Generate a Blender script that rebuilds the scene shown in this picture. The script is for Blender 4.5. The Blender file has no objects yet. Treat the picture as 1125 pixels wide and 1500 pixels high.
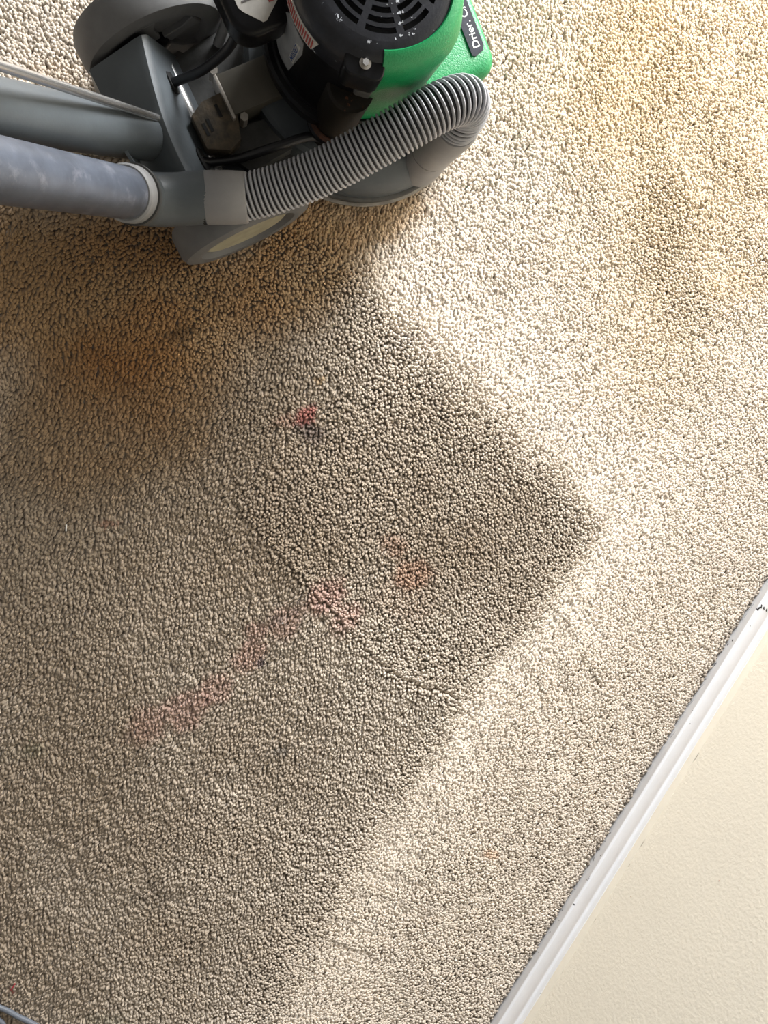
import bpy, bmesh, math, random
import numpy as np
from mathutils import Vector, Matrix

# ------------------------------------------------------------------ camera, world, light, exposure
scene = bpy.context.scene
COL = scene.collection
CAM_H = 1.35
TILT = math.atan(328.0 / 1127.0)
ct, st = math.cos(TILT), math.sin(TILT)
_a, _b = 0.849, 0.528
_n = math.hypot(_a, _b); _a /= _n; _b /= _n
e1 = Vector((ct, 0, st)); e2 = Vector((0, 1, 0))
RIGHT = _a * e1 + _b * e2
DOWN = _b * e1 - _a * e2
FWD = Vector((st, 0, -ct))
cam_data = bpy.data.cameras.new('camera')
cam = bpy.data.objects.new('camera', cam_data); COL.objects.link(cam)
M3 = Matrix((RIGHT, -DOWN, -FWD)).transposed()
cam.matrix_world = Matrix.Translation((0, 0, CAM_H)) @ M3.to_4x4()
cam_data.sensor_fit = 'VERTICAL'
cam_data.sensor_height = 36.0
cam_data.lens = 36.0 * 1127.0 / 1500.0
cam_data.clip_start = 0.02
scene.camera = cam

scene.view_settings.view_transform = 'Standard'
scene.view_settings.look = 'None'
scene.view_settings.gamma = 1.0
scene.view_settings.use_curve_mapping = False
scene.view_settings.exposure = 0.30

world = bpy.data.worlds.new('room_ambient'); scene.world = world
world.use_nodes = True
bg = world.node_tree.nodes['Background']
bg.inputs[0].default_value = (1.0, 0.95, 0.88, 1)
bg.inputs[1].default_value = 0.20

# daylight standing in the window opening of the end wall
WIN_X0, WIN_X1, WIN_Z0, WIN_Z1, WALL_Y = -0.90, 1.00, 0.45, 2.25, 3.90
ld = bpy.data.lights.new('window_daylight', 'AREA')
ld.shape = 'RECTANGLE'; ld.size = WIN_X1 - WIN_X0; ld.size_y = WIN_Z1 - WIN_Z0
ld.energy = 490.0; ld.color = (0.97, 0.98, 1.0)
lo = bpy.data.objects.new('window_daylight', ld); COL.objects.link(lo)
lo.location = ((WIN_X0 + WIN_X1) / 2, WALL_Y + 0.16, (WIN_Z0 + WIN_Z1) / 2)
lo.rotation_euler = (math.radians(-90), 0, 0)

rng = np.random.default_rng(7)
random.seed(7)

# ------------------------------------------------------------------ helpers
def floor_at(px, py, z=0.008):
    """world point on height z, from the photograph's measured position"""
    v = FWD * 1127.0 + RIGHT * (px - 562.5) + DOWN * (py - 750.0)
    k = (z - CAM_H) / v.z
    return Vector((0, 0, CAM_H)) + v * k

def mat(name, base, rough=0.5, metal=0.0, noise=0.0, nscale=40.0, bump=0.0, bscale=200.0, spec=0.5, base2=None, coord='Object'):
    m = bpy.data.materials.new(name); m.use_nodes = True
    nt = m.node_tree; p = nt.nodes['Principled BSDF']
    p.inputs['Base Color'].default_value = (*base, 1)
    p.inputs['Roughness'].default_value = rough
    p.inputs['Metallic'].default_value = metal
    p.inputs['Specular IOR Level'].default_value = spec
    tc = nt.nodes.new('ShaderNodeTexCoord')
    if noise > 0 or base2:
        n = nt.nodes.new('ShaderNodeTexNoise'); n.inputs['Scale'].default_value = nscale
        n.inputs['Detail'].default_value = 6; n.inputs['Roughness'].default_value = 0.65
        nt.links.new(tc.outputs[coord], n.inputs['Vector'])
        r = nt.nodes.new('ShaderNodeValToRGB')
        r.color_ramp.elements[0].position = 0.35; r.color_ramp.elements[1].position = 0.68
        b2 = base2 if base2 else tuple(min(1, c * (1 + noise)) for c in base)
        b1 = base if base2 else tuple(c * (1 - noise) for c in base)
        r.color_ramp.elements[0].color = (*b1, 1); r.color_ramp.elements[1].color = (*b2, 1)
        nt.links.new(n.outputs['Fac'], r.inputs['Fac'])
        nt.links.new(r.outputs['Color'], p.inputs['Base Color'])
    if bump > 0:
        n2 = nt.nodes.new('ShaderNodeTexNoise'); n2.inputs['Scale'].default_value = bscale
        n2.inputs['Detail'].default_value = 4
        nt.links.new(tc.outputs[coord], n2.inputs['Vector'])
        bp = nt.nodes.new('ShaderNodeBump'); bp.inputs['Strength'].default_value = bump
        bp.inputs['Distance'].default_value = 0.002
        nt.links.new(n2.outputs['Fac'], bp.inputs['Height'])
        nt.links.new(bp.outputs['Normal'], p.inputs['Normal'])
    return m

def speckle(m, col, scale, lo_, hi_):
    """adds irregular flecks of another colour on top of the base colour"""
    nt = m.node_tree; p = nt.nodes['Principled BSDF']
    tc = nt.nodes.new('ShaderNodeTexCoord')
    n = nt.nodes.new('ShaderNodeTexNoise'); n.inputs['Scale'].default_value = scale
    n.inputs['Detail'].default_value = 5; n.inputs['Roughness'].default_value = 0.7
    nt.links.new(tc.outputs['Object'], n.inputs['Vector'])
    r = nt.nodes.new('ShaderNodeMapRange')
    r.inputs['From Min'].default_value = lo_; r.inputs['From Max'].default_value = hi_
    nt.links.new(n.outputs['Fac'], r.inputs['Value'])
    mx = nt.nodes.new('ShaderNodeMix'); mx.data_type = 'RGBA'
    src = p.inputs['Base Color']
    if src.is_linked:
        nt.links.new(src.links[0].from_socket, mx.inputs['A'])
    else:
        mx.inputs['A'].default_value = src.default_value
    mx.inputs['B'].default_value = (*col, 1)
    nt.links.new(r.outputs['Result'], mx.inputs['Factor'])
    nt.links.new(mx.outputs['Result'], p.inputs['Base Color'])

def link(name, me, material=None, parent=None, smooth=True, angle=35):
    o = bpy.data.objects.new(name, me); COL.objects.link(o)
    if material is not None:
        me.materials.clear(); me.materials.append(material)
    if parent is not None:
        o.parent = parent
    if smooth:
        me.shade_smooth()
        if angle is not None:
            me.set_sharp_from_angle(angle=math.radians(angle))
    return o

def obj(name, bm, material=None, parent=None, smooth=True, angle=35, fix=True):
    if fix:
        bmesh.ops.recalc_face_normals(bm, faces=bm.faces[:])
    me = bpy.data.meshes.new(name); bm.to_mesh(me); bm.free()
    return link(name, me, material, parent, smooth, angle)

def tag(o, label=None, cat=None, group=None, kind=None):
    if label: o['label'] = label
    if cat: o['category'] = cat
    if group: o['group'] = group
    if kind: o['kind'] = kind
    return o

def bevel(bm, w, seg=2, edges=None, ang=30):
    es = edges if edges is not None else [e for e in bm.edges if len(e.link_faces) == 2 and e.calc_face_angle(0) > math.radians(ang)]
    if es and w > 0:
        bmesh.ops.bevel(bm, geom=es, offset=w, segments=seg, profile=0.6, affect='EDGES', clamp_overlap=True)
    return bm

def add_box(bm, lo_, hi_):
    x0, y0, z0 = lo_; x1, y1, z1 = hi_
    vs = [bm.verts.new(p) for p in ((x0,y0,z0),(x1,y0,z0),(x1,y1,z0),(x0,y1,z0),(x0,y0,z1),(x1,y0,z1),(x1,y1,z1),(x0,y1,z1))]
    for f in ((0,3,2,1),(4,5,6,7),(0,1,5,4),(1,2,6,5),(2,3,7,6),(3,0,4,7)):
        bm.faces.new([vs[i] for i in f])
    return vs

def box(lo_, hi_, bw=0.0, seg=2):
    bm = bmesh.new(); add_box(bm, lo_, hi_); bmesh.ops.recalc_face_normals(bm, faces=bm.faces[:])
    return bevel(bm, bw, seg)

def lathe(profile, n=48, bm=None, axis='Z', center=(0, 0, 0), closed=False):
    """profile = [(r, h)...] turned around an axis; open ends with r>0 are capped"""
    bm = bm or bmesh.new(); rings = []
    def pt(r, h, a):
        c, s = r * math.cos(a), r * math.sin(a)
        if axis == 'Z': p = (c, s, h)
        elif axis == 'Y': p = (c, h, s)
        else: p = (h, c, s)
        return (p[0] + center[0], p[1] + center[1], p[2] + center[2])
    for r, h in profile:
        if r < 1e-6:
            rings.append([bm.verts.new(pt(0, h, 0))])
        else:
            rings.append([bm.verts.new(pt(r, h, 2 * math.pi * k / n)) for k in range(n)])
    def bridge(A, B):
        if len(A) == 1 and len(B) == 1: return
        for k in range(n):
            k2 = (k + 1) % n
            if len(A) == 1: bm.faces.new((A[0], B[k], B[k2]))
            elif len(B) == 1: bm.faces.new((A[k], B[0], A[k2]))
            else: bm.faces.new((A[k], B[k], B[k2], A[k2]))
    for i in range(len(rings) - 1): bridge(rings[i], rings[i + 1])
    if closed: bridge(rings[-1], rings[0])
    else:
        for R_ in (rings[0], rings[-1]):
            if len(R_) > 1: bm.faces.new(R_)
    return bm

def frames(path):
    P_ = [Vector(p) for p in path]; T = []
    for i in range(len(P_)):
        a = P_[max(0, i - 1)]; b = P_[min(len(P_) - 1, i + 1)]
        T.append((b - a).normalized())
    up = Vector((0, 0, 1))
    if abs(T[0].dot(up)) > 0.9: up = Vector((1, 0, 0))
    N = [(up - T[0] * up.dot(T[0])).normalized()]
    for i in range(1, len(P_)):
        v = N[-1] - T[i] * N[-1].dot(T[i]); N.append(v.normalized())
    B = [T[i].cross(N[i]) for i in range(len(P_))]
    return P_, T, N, B

def catmull(pts, per=10):
    pts = [Vector(p) for p in pts]
    q = [pts[0] * 2 - pts[1]] + pts + [pts[-1] * 2 - pts[-2]]
    out = []
    for i in range(1, len(q) - 2):
        p0, p1, p2, p3 = q[i - 1], q[i], q[i + 1], q[i + 2]
        for k in range(per):
            t = k / per
            out.append(0.5 * ((2 * p1) + (-p0 + p2) * t + (2 * p0 - 5 * p1 + 4 * p2 - p3) * t * t + (-p0 + 3 * p1 - 3 * p2 + p3) * t ** 3))
    out.append(pts[-1]); return out

def resample(path, n):
    P_ = [Vector(p) for p in path]; L = [0]
    for i in range(1, len(P_)): L.append(L[-1] + (P_[i] - P_[i - 1]).length)
    out = []; j = 0
    for k in range(n):
        s = L[-1] * k / (n - 1)
        while j < len(L) - 2 and L[j + 1] < s: j += 1
        t = (s - L[j]) / max(1e-9, L[j + 1] - L[j]); out.append(P_[j].lerp(P_[j + 1], t))
    return out, L[-1]

def tube(path, r, n=16, bm=None, cap=True):
    bm = bm or bmesh.new(); P_, T, N, B = frames(path); rings = []
    for i, p in enumerate(P_):
        rr = r[i] if isinstance(r, (list, tuple)) else r
        rings.append([bm.verts.new(p + (N[i] * math.cos(2 * math.pi * k / n) + B[i] * math.sin(2 * math.pi * k / n)) * rr) for k in range(n)])
    for i in range(len(rings) - 1):
        for k in range(n):
            k2 = (k + 1) % n
            bm.faces.new((rings[i][k], rings[i + 1][k], rings[i + 1][k2], rings[i][k2]))
    if cap:
        bm.faces.new(rings[0]); bm.faces.new(rings[-1])
    return bm

def prism(poly, axis, a, b, bm=None):
    """closed polygon in a plane, extruded along axis from a to b"""
    bm = bm or bmesh.new()
    def p3(q, h):
        if axis == 'Z': return (q[0], q[1], h)
        if axis == 'Y': return (q[0], h, q[1])
        return (h, q[0], q[1])
    A = [bm.verts.new(p3(q, a)) for q in poly]; B = [bm.verts.new(p3(q, b)) for q in poly]
    n = len(poly)
    bm.faces.new(A); bm.faces.new(B)
    for i in range(n):
        bm.faces.new((A[i], A[(i + 1) % n], B[(i + 1) % n], B[i]))
    return bm

def rrect(x0, x1, y0, y1, r, seg=6):
    pts = []
    for cx_, cy_, a0 in ((x1 - r, y1 - r, 0), (x0 + r, y1 - r, 90), (x0 + r, y0 + r, 180), (x1 - r, y0 + r, 270)):
        for k in range(seg + 1):
            a = math.radians(a0 + 90 * k / seg); pts.append((cx_ + r * math.cos(a), cy_ + r * math.sin(a)))
    return pts

def text_mesh(body, size, bold=0.0, space=1.0):
    c = bpy.data.curves.new('lettering', 'FONT'); c.body = body; c.size = size
    c.align_x = 'LEFT'; c.align_y = 'CENTER'; c.offset = bold; c.space_character = space
    o = bpy.data.objects.new('lettering', c); COL.objects.link(o)
    dg = bpy.context.evaluated_depsgraph_get(); dg.update()
    me = bpy.data.meshes.new_from_object(o.evaluated_get(dg))
    bpy.data.objects.remove(o); bpy.data.curves.remove(c)
    return me

# ------------------------------------------------------------------ the room
WALL_X = 1.196
m_floor = mat('carpet_backing', (0.46, 0.39, 0.30), 0.95, noise=0.1, nscale=120)
floor = obj('floor', box((-1.9, -2.2, -0.03), (WALL_X + 0.12, WALL_Y, 0.0)), m_floor); tag(floor, kind='structure')

m_wall = mat('cream_wall_paint', (0.87, 0.82, 0.70), 0.6, noise=0.015, nscale=6, bump=0.35, bscale=170, spec=0.3)
wall = obj('wall_right', box((WALL_X, -2.2, -0.03), (WALL_X + 0.12, WALL_Y, 2.4)), m_wall); tag(wall, kind='structure')

bm = bmesh.new()
X0 = -1.9
add_box(bm, (X0, WALL_Y, -0.03), (WIN_X0, WALL_Y + 0.12, 2.4))
add_box(bm, (WIN_X1, WALL_Y, -0.03), (WALL_X + 0.12, WALL_Y + 0.12, 2.4))
add_box(bm, (WIN_X0, WALL_Y, -0.03), (WIN_X1, WALL_Y + 0.12, WIN_Z0))
add_box(bm, (WIN_X0, WALL_Y, WIN_Z1), (WIN_X1, WALL_Y + 0.12, 2.4))
wall_b = obj('wall_back', bm, m_wall); tag(wall_b, kind='structure')

m_trim = mat('white_trim_paint', (0.85, 0.86, 0.88), 0.38, noise=0.02, nscale=30, spec=0.4)
bm = bmesh.new()
for lo_, hi_ in (((WIN_X0, WALL_Y + 0.02, WIN_Z0), (WIN_X0 + 0.05, WALL_Y + 0.09, WIN_Z1)), ((WIN_X1 - 0.05, WALL_Y + 0.02, WIN_Z0), (WIN_X1, WALL_Y + 0.09, WIN_Z1)),
                 ((WIN_X0 + 0.05, WALL_Y + 0.02, WIN_Z0), (WIN_X1 - 0.05, WALL_Y + 0.09, WIN_Z0 + 0.05)), ((WIN_X0 + 0.05, WALL_Y + 0.02, WIN_Z1 - 0.05), (WIN_X1 - 0.05, WALL_Y + 0.09, WIN_Z1))):
    add_box(bm, lo_, hi_)
win = obj('window_1', bm, m_trim, smooth=False); tag(win, kind='structure')
obj('window_sill', box((WIN_X0 - 0.05, WALL_Y - 0.06, WIN_Z0 - 0.03), (WIN_X1 + 0.05, WALL_Y + 0.02, WIN_Z0), 0.004), m_trim, win)
m_pane = bpy.data.materials.new('window_glass'); m_pane.use_nodes = True
nt = m_pane.node_tree; nt.nodes.clear()
o_ = nt.nodes.new('ShaderNodeOutputMaterial'); tr = nt.nodes.new('ShaderNodeBsdfTransparent'); gl = nt.nodes.new('ShaderNodeBsdfGlossy'); mx = nt.nodes.new('ShaderNodeMixShader')
gl.inputs['Roughness'].default_value = 0.02; mx.inputs[0].default_value = 0.06
nt.links.new(tr.outputs[0], mx.inputs[1]); nt.links.new(gl.outputs[0], mx.inputs[2]); nt.links.new(mx.outputs[0], o_.inputs[0])
obj('window_pane', box((WIN_X0 + 0.05, WALL_Y + 0.05, WIN_Z0 + 0.05), (WIN_X1 - 0.05, WALL_Y + 0.055, WIN_Z1 - 0.05)), m_pane, win, smooth=False)

# baseboard: moulded profile, x measured out from the wall, z above the backing
prof = [(0.000, -0.01), (0.0140, -0.01), (0.0140, 0.0235), (0.0152, 0.0250), (0.0160, 0.0272), (0.0152, 0.0292), (0.0132, 0.0302), (0.0122, 0.0320), (0.0120, 0.0570),
        (0.0134, 0.0592), (0.0140, 0.0612), (0.0134, 0.0630), (0.0108, 0.0638), (0.0094, 0.0648), (0.0090, 0.0664), (0.0086, 0.0745), (0.0000, 0.0745)]
bm = prism([(WALL_X - x, z) for x, z in prof], 'Y', -2.2, WALL_Y)
base = obj('baseboard_right', bm, m_trim, angle=50); tag(base, kind='structure')
m_caulk = mat('cream_paint_line', (0.80, 0.735, 0.61), 0.55, noise=0.03, nscale=25)
bm = bmesh.new(); ys = np.linspace(-2.2, WALL_Y, 140); rows = []
for y in ys:
    w = 0.0078 + random.uniform(-0.0007, 0.0007)
    rows.append([bm.verts.new(p) for p in ((WALL_X + 0.001, y, 0.074), (WALL_X - w, y, 0.0743), (WALL_X - w * 0.86, y, 0.0765), (WALL_X - 0.0020, y, 0.0832 + random.uniform(-0.0006, 0.0006)), (WALL_X + 0.001, y, 0.0842))])
for i in range(len(rows) - 1):
    for k in range(5):
        bm.faces.new((rows[i][k], rows[i + 1][k], rows[i + 1][(k + 1) % 5], rows[i][(k + 1) % 5]))
obj('caulk_bead', bm, m_caulk, base, angle=60)

# dark chips and scuffs in the trim paint, at their places along the board
m_chip = mat('bare_dark_chip', (0.035, 0.028, 0.028), 0.8, noise=0.3, nscale=300)
m_rub = mat('grey_scuff', (0.42, 0.41, 0.42), 0.7)
m_brown = mat('brown_smear', (0.50, 0.30, 0.20), 0.7)
def face_x(z):
    """outermost x of the board at height z"""
    for (xa, za), (xb, zb) in zip(prof[1:-1], prof[2:]):
        if min(za, zb) <= z <= max(za, zb) and abs(zb - za) > 1e-6:
            t = (z - za) / (zb - za); return WALL_X - (xa + (xb - xa) * t)
    return WALL_X
def board_hit(px, py):
    """height and run of a mark on the board's moulded face"""
    lo_, best = 1e9, None
    for i in range(140):
        z = 0.009 + 0.066 * i / 139
        p = floor_at(px, py, z); d_ = abs(p.x - face_x(z))
        if d_ < lo_: lo_, best = d_, (p.y, z)
    return best
def chip(px, py, ly, lz, skew=0.0, material=None, n=9, name='paint_chip'):
    y, z = board_hit(px, py); bm = bmesh.new(); c = []; ly *= 1.2; lz *= 1.35
    for k in range(n):
        a = 2 * math.pi * k / n; q = random.uniform(0.6, 1.15)
        dy = ly * q * math.cos(a); dz = lz * q * math.sin(a)
        zz = min(0.0742, max(0.004, z + dz + skew * dy)); yy = y + dy
        c.append((face_x(zz) - 0.0004, yy, zz))
    top = [bm.verts.new(p) for p in c]; bot = [bm.verts.new((p[0] + 0.0010, p[1], p[2])) for p in c]
    bm.faces.new(top); bm.faces.new(bot)
    for k in range(n): bm.faces.new((top[k], top[(k + 1) % n], bot[(k + 1) % n], bot[k]))
    obj(name, bm, material or m_chip, base, smooth=False)
for args in ((1112, 890.5, .0045, .0016, .55), (1115.5, 889, .004, .0013, -.5), (1119, 891, .003, .0016, -.7), (1123, 894, .0032, .0018, -.4), (1109.5, 893, .002, .0018, .2),
             (1073, 938, .0022, .0012), (1066.5, 944, .0022, .0009, .5), (1042, 973, .006, .0006, .35), (1045, 970, .003, .0005, .5), (1028, 991, .0018, .0014),
             (1099, 917, .0009, .0007), (1014.5, 1041, .0010, .0008), (1011, 1060, .0009, .0006), (869.5, 1258, .0028, .0006, -.6), (893, 1220, .002, .0007, .6),
             (880, 1253, .0012, .0006), (859, 1289, .0014, .0009), (841.5, 1302, .0014, .0008), (841, 1325, .0013, .0009), (824, 1333, .0009, .0006),
             (806, 1365, .0009, .0008), (819, 1348, .0009, .0005), (884, 1231, .0009, .0007), (876, 1243, .0010, .0005), (795, 1457, .0012, .0008), (789, 1395, .0008, .0006)):
    chip(*args)
for args in ((1023, 1008, .010, .0005, .25), (1010, 1030, .014, .0005, .2), (985, 1077, .008, .0006, .2), (1100, 890, .010, .0006, .2), (862, 1287, .005, .0012, 0), (1090, 905, .008, .0005, .2)):
    chip(*args, material=m_rub, name='scuff')
def wall_mark(px, py, ly, lz, skew=0.0):
    v = FWD * 1127.0 + RIGHT * (px - 562.5) + DOWN * (py - 750.0)
    k = (WALL_X - 0.0006) / v.x; y, z = v.y * k, CAM_H + v.z * k
    bm = bmesh.new(); c = []
    for i in range(9):
        a = 2 * math.pi * i / 9; q = random.uniform(0.6, 1.15); dy = ly * q * math.cos(a)
        c.append((y + dy, max(0.085, z + lz * q * math.sin(a) + skew * dy)))
    prism(c, 'X', WALL_X - 0.0006, WALL_X + 0.0006, bm)
    obj('smear', bm, m_brown, wall, smooth=False)
for args in ((920, 1265, .004, .0018, .4), (866, 1340, .003, .0014, .8), (1018, 1108, .012, .0008, .25), (938, 1233, .008, .0007, .3), (1053, 1290, .0012, .0010), (924, 1313, .0010, .0009), (823, 1422, .0012, .001)):
    wall_mark(*args)

# ------------------------------------------------------------------ carpet pile: leaning cut-pile tufts
def to_px(x, y, z=0.008):
    q = np.stack([x, y, np.full_like(x, z - CAM_H)], 1)
    w = q @ np.array(FWD); return 562.5 + 1127.0 * (q @ np.array(RIGHT)) / w, 750.0 + 1127.0 * (q @ np.array(DOWN)) / w

def vnoise(x, y, scale, seed):
    """smooth value noise in -1..1"""
    g = np.random.default_rng(seed).uniform(-1, 1, (256, 256))
    u = x / scale + 1000.3; v = y / scale + 1000.7
    i = np.floor(u).astype(int); j = np.floor(v).astype(int); fu = u - i; fv = v - j
    fu = fu * fu * (3 - 2 * fu); fv = fv * fv * (3 - 2 * fv)
    G = lambda a, b: g[a % 256, b % 256]
    return (G(i, j) * (1 - fu) + G(i + 1, j) * fu) * (1 - fv) + (G(i, j + 1) * (1 - fu) + G(i + 1, j + 1) * fu) * fv
def fbm(x, y, scale, seed):
    return vnoise(x, y, scale, seed) * .55 + vnoise(x, y, scale / 2.1, seed + 1) * .3 + vnoise(x, y, scale / 4.3, seed + 2) * .15
def sstep(a, b, x):
    t = np.clip((x - a) / (b - a), 0, 1); return t * t * (3 - 2 * t)
def seg_dist(px, py, pts):
    best = np.full(px.shape, 1e9)
    for (ax, ay), (bx, by) in zip(pts[:-1], pts[1:]):
        dx, dy = bx - ax, by - ay
        t = np.clip(((px - ax) * dx + (py - ay) * dy) / (dx * dx + dy * dy), 0, 1)
        best = np.minimum(best, np.hypot(px - ax - t * dx, py - ay - t * dy))
    return best
def in_poly(px, py, poly):
    r = np.zeros(px.shape, bool); n = len(poly)
    for i in range(n):
        (ax, ay), (bx, by) = poly[i], poly[(i + 1) % n]
        c = ((ay > py) != (by > py)) & (px < (bx - ax) * (py - ay) / (by - ay + 1e-12) + ax); r ^= c
    return r

def carpet():
    PX0, PX1, PY0, PY1 = -0.95, WALL_X - 0.016, -1.45, 1.50
    sp = 0.0049
    gx = np.arange(PX0, PX1, sp); gy = np.arange(PY0, PY1, sp * 0.92)
    X, Y = np.meshgrid(gx, gy); X = X + (np.arange(len(gy)) % 2)[:, None] * sp * 0.5
    x = X.ravel(); y = Y.ravel()
    x = x + rng.normal(0, sp * 0.22, x.size); y = y + rng.normal(0, sp * 0.22, y.size)
    px, py = to_px(x, y)
    near = (px > -90) & (px < 1215) & (py > -90) & (py < 1590)
    keep = (x < PX1) & (near | (rng.random(x.size) < 0.25))
    x, y, px, py, near = x[keep], y[keep], px[keep], py[keep], near[keep]
    N = x.size
    # nap: brushed towards or away from the window by the cleaning passes
    wob = 14 * fbm(px, py, 60, 3)
    qx, qy = px + wob, py + 14 * fbm(px, py, 60, 9)
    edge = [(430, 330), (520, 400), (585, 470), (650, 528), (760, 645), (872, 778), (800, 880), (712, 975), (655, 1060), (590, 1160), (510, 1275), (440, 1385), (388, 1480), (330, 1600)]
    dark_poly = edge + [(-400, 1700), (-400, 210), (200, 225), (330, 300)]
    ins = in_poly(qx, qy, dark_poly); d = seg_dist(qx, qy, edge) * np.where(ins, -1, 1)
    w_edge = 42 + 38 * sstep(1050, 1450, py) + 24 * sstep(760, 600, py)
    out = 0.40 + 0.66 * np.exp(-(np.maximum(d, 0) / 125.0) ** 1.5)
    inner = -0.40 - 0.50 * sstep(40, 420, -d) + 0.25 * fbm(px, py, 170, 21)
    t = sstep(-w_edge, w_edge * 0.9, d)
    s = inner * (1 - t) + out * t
    # an older pass edge inside the brushed patch
    ridge = [(395, 800), (455, 868), (510, 930), (580, 985), (655, 1026)]
    dr = seg_dist(qx, qy, ridge); side = in_poly(qx, qy, ridge + [(760, 900), (870, 778), (640, 520), (430, 600), (350, 720)])
    s = np.where(side & ins, s + 0.40 * np.exp(-(dr / 120.0) ** 1.4) + 0.10, s)
    s = s + np.where(ins, 0.50 * np.exp(-(dr / 8.0) ** 2), 0)
    # lighter brushed lane toward the machine, and round pad marks near the wall
    rr = np.hypot(px - 620, py - 1090); s = s + 0.13 * np.sin(rr / 6.5) * sstep(130, 180, rr) * (1 - sstep(300, 350, rr)) * t
    r2 = np.hypot(px - 1130, py - 200); s = s + 0.10 * np.sin(r2 / 16.0) * (1 - sstep(330, 420, r2)) * t
    s = s + 0.14 * fbm(px, py, 45, 31)
    lane = sstep(0, 60, 70 - seg_dist(px, py, [(960, 300), (985, 400), (1010, 470)])); s = s - 0.45 * lane
    lane = sstep(0, 60, 60 - seg_dist(px, py, [(950, 40), (1000, 150), (1080, 260), (1125, 420)])); s = s - 0.25 * lane
    # lean vector of each tuft
    ang = math.radians(-90) + 0.5 * fbm(px, py, 120, 41) + 0.25
    th = -np.clip(s, -0.95, 1.08); lean = 0.0128 * np.sin(th)
    rgh = 1.0 - 0.38 * t
    clx = rgh * (0.0032 * vnoise(x, y, 0.011, 51) + rng.normal(0, 0.0016, N)); cly = rgh * (0.0032 * vnoise(x, y, 0.011, 61) + rng.normal(0, 0.0016, N))
    lx = lean * np.cos(ang) + clx; ly = lean * np.sin(ang) + cly
    hgt = 0.0098 * np.maximum(0.48, np.cos(th))  + 0.0010 * vnoise(x, y, 0.012, 71) + rng.normal(0, 0.0007, N)
    lx = np.where(x + lx > PX1 + 0.0005, -np.abs(lx), lx)
    # pile pressed flat under the pad and the wheels
    mx_, my_ = x + 0.047, y - 0.58; mu = mx_ * 0.52 + my_ * 0.854; mv = mx_ * 0.854 - my_ * 0.52
    flat = (np.hypot(mu, mv) < 0.184) | ((np.abs(mu + 0.287) < 0.040) & (np.abs(np.abs(mv) - 0.1415) < 0.030))
    hgt = np.where(flat, np.minimum(hgt, 0.0036), hgt)
    # colour of the yarn: clean cream, soil mixed with painted light and shade, spots
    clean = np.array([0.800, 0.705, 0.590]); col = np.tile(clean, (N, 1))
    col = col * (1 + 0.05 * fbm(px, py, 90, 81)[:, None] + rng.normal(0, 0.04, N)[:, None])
    def tint(mask, c):
        nonlocal col
        m_ = np.clip(mask, 0, 1)[:, None]; col = col * (1 - m_) + col * np.array(c) * m_
    soil_shade = (1 - t) * np.clip(0.35 + 0.65 * sstep(0, 420, -d) + 0.6 * fbm(px, py, 150, 91), 0, 1)  # soil with left-side shade painted in, deepening away from the brushed edge
    tint(soil_shade, (0.62, 0.565, 0.505))
    def blob(cx_, cy_, rx, ry, amt, c, seed, ang_=0.0, hard=1.0):
        ca, sa = math.cos(ang_), math.sin(ang_); dx, dy = px - cx_, py - cy_
        q = np.hypot((dx * ca + dy * sa) / rx, (-dx * sa + dy * ca) / ry) + 0.35 * fbm(px, py, max(8, min(rx, ry)), seed)
        tint(amt * (1 - sstep(0.45 * hard, 1.15, q)), c)
    brown_shade = (0.80, 0.62, 0.40)  # brown soil with the machine's soft shadow painted into the yarn
    blob(150, 430, 270, 180, .95, brown_shade, 101, .3); blob(205, 490, 110, 60, .55, (0.80, 0.58, 0.34), 105, -.5); blob(430, 405, 170, 90, .85, brown_shade, 111, -.5)
    blob(300, 340, 250, 70, .6, brown_shade, 115, -.2); blob(170, 610, 200, 130, .65, brown_shade, 121, -.3); blob(555, 335, 90, 40, .7, brown_shade, 125, -.5)
    blob(75, 120, 60, 40, .3, (0.88, .76, .62), 127)
    blob(447, 606, 22, 14, 1.0, (1.0, .52, .56), 131, -.5); blob(456, 630, 25, 18, .8, (.42, .39, .45), 135, .2); blob(420, 612, 24, 12, .5, (1, .74, .76), 137, -.3)
    for i, (a_, b_, r_, am) in enumerate(((215, 1058, 40, .5), (270, 1038, 42, .55), (320, 1005, 34, .5), (365, 955, 32, .55), (420, 905, 34, .45), (478, 872, 36, .65), (510, 905, 30, .5), (375, 920, 22, .5))):
        blob(a_, b_, r_, r_ * .75, am * 1.0, (1.0, .70, .73), 140 + i * 3, -.7)
    blob(580, 798, 24, 20, .45, (1.0, .70, .62), 171); blob(608, 840, 34, 26, .55, (1.0, .66, .55), 175); blob(590, 870, 50, 40, .2, (1.0, .8, .72), 177)
    blob(330, 30, 26, 34, .9, (1.0, .62, .64), 179); blob(345, 75, 22, 18, .6, (.8, .62, .4), 181)
    blob(266, 481, 32, 12, .8, (.42, .41, .40), 185, -.25); blob(384, 967, 10, 8, .9, (.26, .25, .32), 189); blob(412, 1097, 14, 8, .6, (.36, .38, .42), 191); blob(409, 903, 13, 11, .6, (.50, .53, .58), 193)
    blob(803, 632, 18, 11, .6, (.55, .55, .57), 195); blob(1093, 87, 18, 13, .6, (.5, .49, .46), 197); blob(965, 370, 40, 60, .3, (.78, .74, .70), 199, .4); blob(1062, 832, 50, 16, .4, (.75, .72, .72), 201)
    blob(48, 1092, 20, 14, .6, (.72, .80, .70), 203); blob(225, 1312, 34, 26, .5, (.62, .60, .58), 205); blob(15, 1100, 40, 20, .35, (.75, .78, .76), 207); blob(160, 1500, 40, 24, .5, (.70, .78, .72), 209)
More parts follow.
